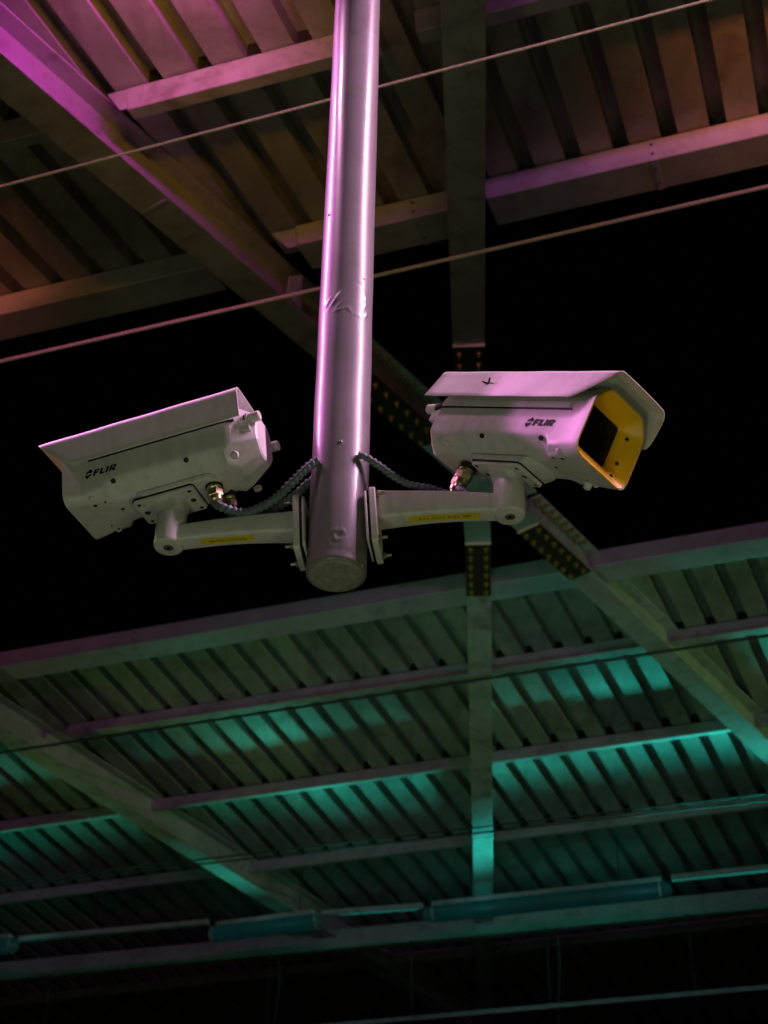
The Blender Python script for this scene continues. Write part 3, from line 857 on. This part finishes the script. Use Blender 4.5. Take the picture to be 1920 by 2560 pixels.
    # --- wing screw on the shield
    if prm.get('wing'):
        wx, wz = prm['wing']; p = V((wx, ns * (sw + .0015), wz)); y = V((0, ns, 0))
        wm = MB(); wm.lathe(p, y, [(0, .0055), (.003, .0055), (.006, .0035)], 14)
        wm.loft([[p + y * .003 + V((-.003, 0, -.0015)), p + y * .003 + V((.003, 0, -.0015)), p + y * .003 + V((.003, 0, .0015)), p + y * .003 + V((-.003, 0, .0015))],
                 [p + y * .012 + V((-.014, 0, .000)), p + y * .011 + V((-.009, 0, -.002)), p + y * .011 + V((-.009, 0, .002)), p + y * .012 + V((-.014, 0, .002))]])
        wm.loft([[p + y * .003 + V((-.003, 0, -.0015)), p + y * .003 + V((.003, 0, -.0015)), p + y * .003 + V((.003, 0, .0015)), p + y * .003 + V((-.003, 0, .0015))],
                 [p + y * .012 + V((.004, 0, .008)), p + y * .011 + V((.008, 0, .009)), p + y * .011 + V((.008, 0, .012)), p + y * .012 + V((.004, 0, .011))]])
        obj("wing_screw", wm, "plate", sh, smooth=True, **L)
    return root

fr1 = cam_frame(-.701, .515, -.015)
O1 = axR + V((0, 0, 3.789)) + fr1.col[0] * .250
cam1 = security_camera("right surveillance camera with yellow framed window facing the viewer and pink lit sunshield", fr1, O1, -1,
    dict(xs=.044, xr=-.479, zt=.197, zf=.118, xfn=-.052, xff=.010, xfr=-.490, xb=-.448, cap=.040, tilt=.013, lx=-.166, lz=.068, tc=-.245, ax=axR, ztop=3.653 + .085,
         glands=((-.366, -.004, 1.0), (-.412, .030, .9)), gdir=(-.02, 0, -1), latch=((.058, .110), (-.058, .110)), wing=(-.312, .155)))
fr2 = cam_frame(2.823, .109, -.111)
O2 = axL + V((0, 0, 3.771)) + fr2.col[0] * .218
cam2 = security_camera("left surveillance camera seen from behind, pointing away to the left with purple lit rear cap", fr2, O2, 1,
    dict(xs=.074, xr=-.418, zt=.187, zf=.100, xfn=-.016, xff=-.050, xfr=-.419, xb=-.390, cap=.052, tilt=.0, lx=-.040, lz=.066, tc=-.208, ax=axL, ztop=3.632 + .085,
         glands=((-.318, .014, .95), (-.332, -.040, .85)), gdir=(-.05, 0, -1), latch=((.060, .110), (-.060, .106))))

# ------------------------------------------------------------------ corrugated cable conduits between cameras and pole
def corrugated_pipe(label, pts, r=.0096, pitch=.0125):
    path = resample(smoothpath(pts, 24), pitch / 6)
    rr = [r * (1.0 + .17 * math.cos(2 * math.pi * i / 6)) for i in range(len(path))]
    # helical wrap: offset ring phase by tilting rings
    mbp = MB(); up = None; rings = []; n = 14
    for i, p in enumerate(path):
        dv = (path[min(i + 1, len(path) - 1)] - path[max(i - 1, 0)]).normalized()
        if up is None: up = V((0, 0, 1))
        a_ = (up - up.dot(dv) * dv).normalized(); up = a_; b_ = dv.cross(a_)
        rings.append([p + (a_ * math.cos(2 * math.pi * k / n) + b_ * math.sin(2 * math.pi * k / n)) * r * (1 + .17 * math.sin(2 * math.pi * (i / 6 + k / n))) for k in range(n)])
    mbp.loft(rings)
    return tag(obj("flexible_conduit", mbp, "conduit", smooth=True, angle=80), label, "conduit", "spiral conduits at the cameras")

def pxd(x, y, d): return at(x, y, d)
g2 = cam2.matrix_world @ V((-.321, .014, -.058)); g1 = cam1.matrix_world @ V((-.368, -.004, -.060)); g1b = cam1.matrix_world @ V((-.353, .034, -.056)); g2b = cam2.matrix_world @ V((-.334, -.040, -.05))
corrugated_pipe("spiral conduit looping from the left camera's gland up to the pole", [g2, pxd(562, 1271, 3.47), pxd(617, 1281, 3.47), pxd(684, 1250, 3.47), pxd(729, 1208, 3.47), pxd(768, 1170, 3.48), pxd(795, 1150, 3.49)])
corrugated_pipe("short stretch of spiral conduit beside the pole, below the left camera's other one", [g2b, pxd(620, 1285, 3.56), pxd(690, 1270, 3.56), pxd(745, 1232, 3.56), pxd(768, 1210, 3.56), pxd(800, 1190, 3.56)])
corrugated_pipe("spiral conduit dropping from the pole towards the right camera", [pxd(895, 1135, 3.49), pxd(918, 1145, 3.49), pxd(950, 1166, 3.49), pxd(980, 1188, 3.49), pxd(1019, 1210, 3.49), pxd(1075, 1221, 3.49), pxd(1130, 1238, 3.48), pxd(1170, 1240, 3.46), g1], r=.0080)
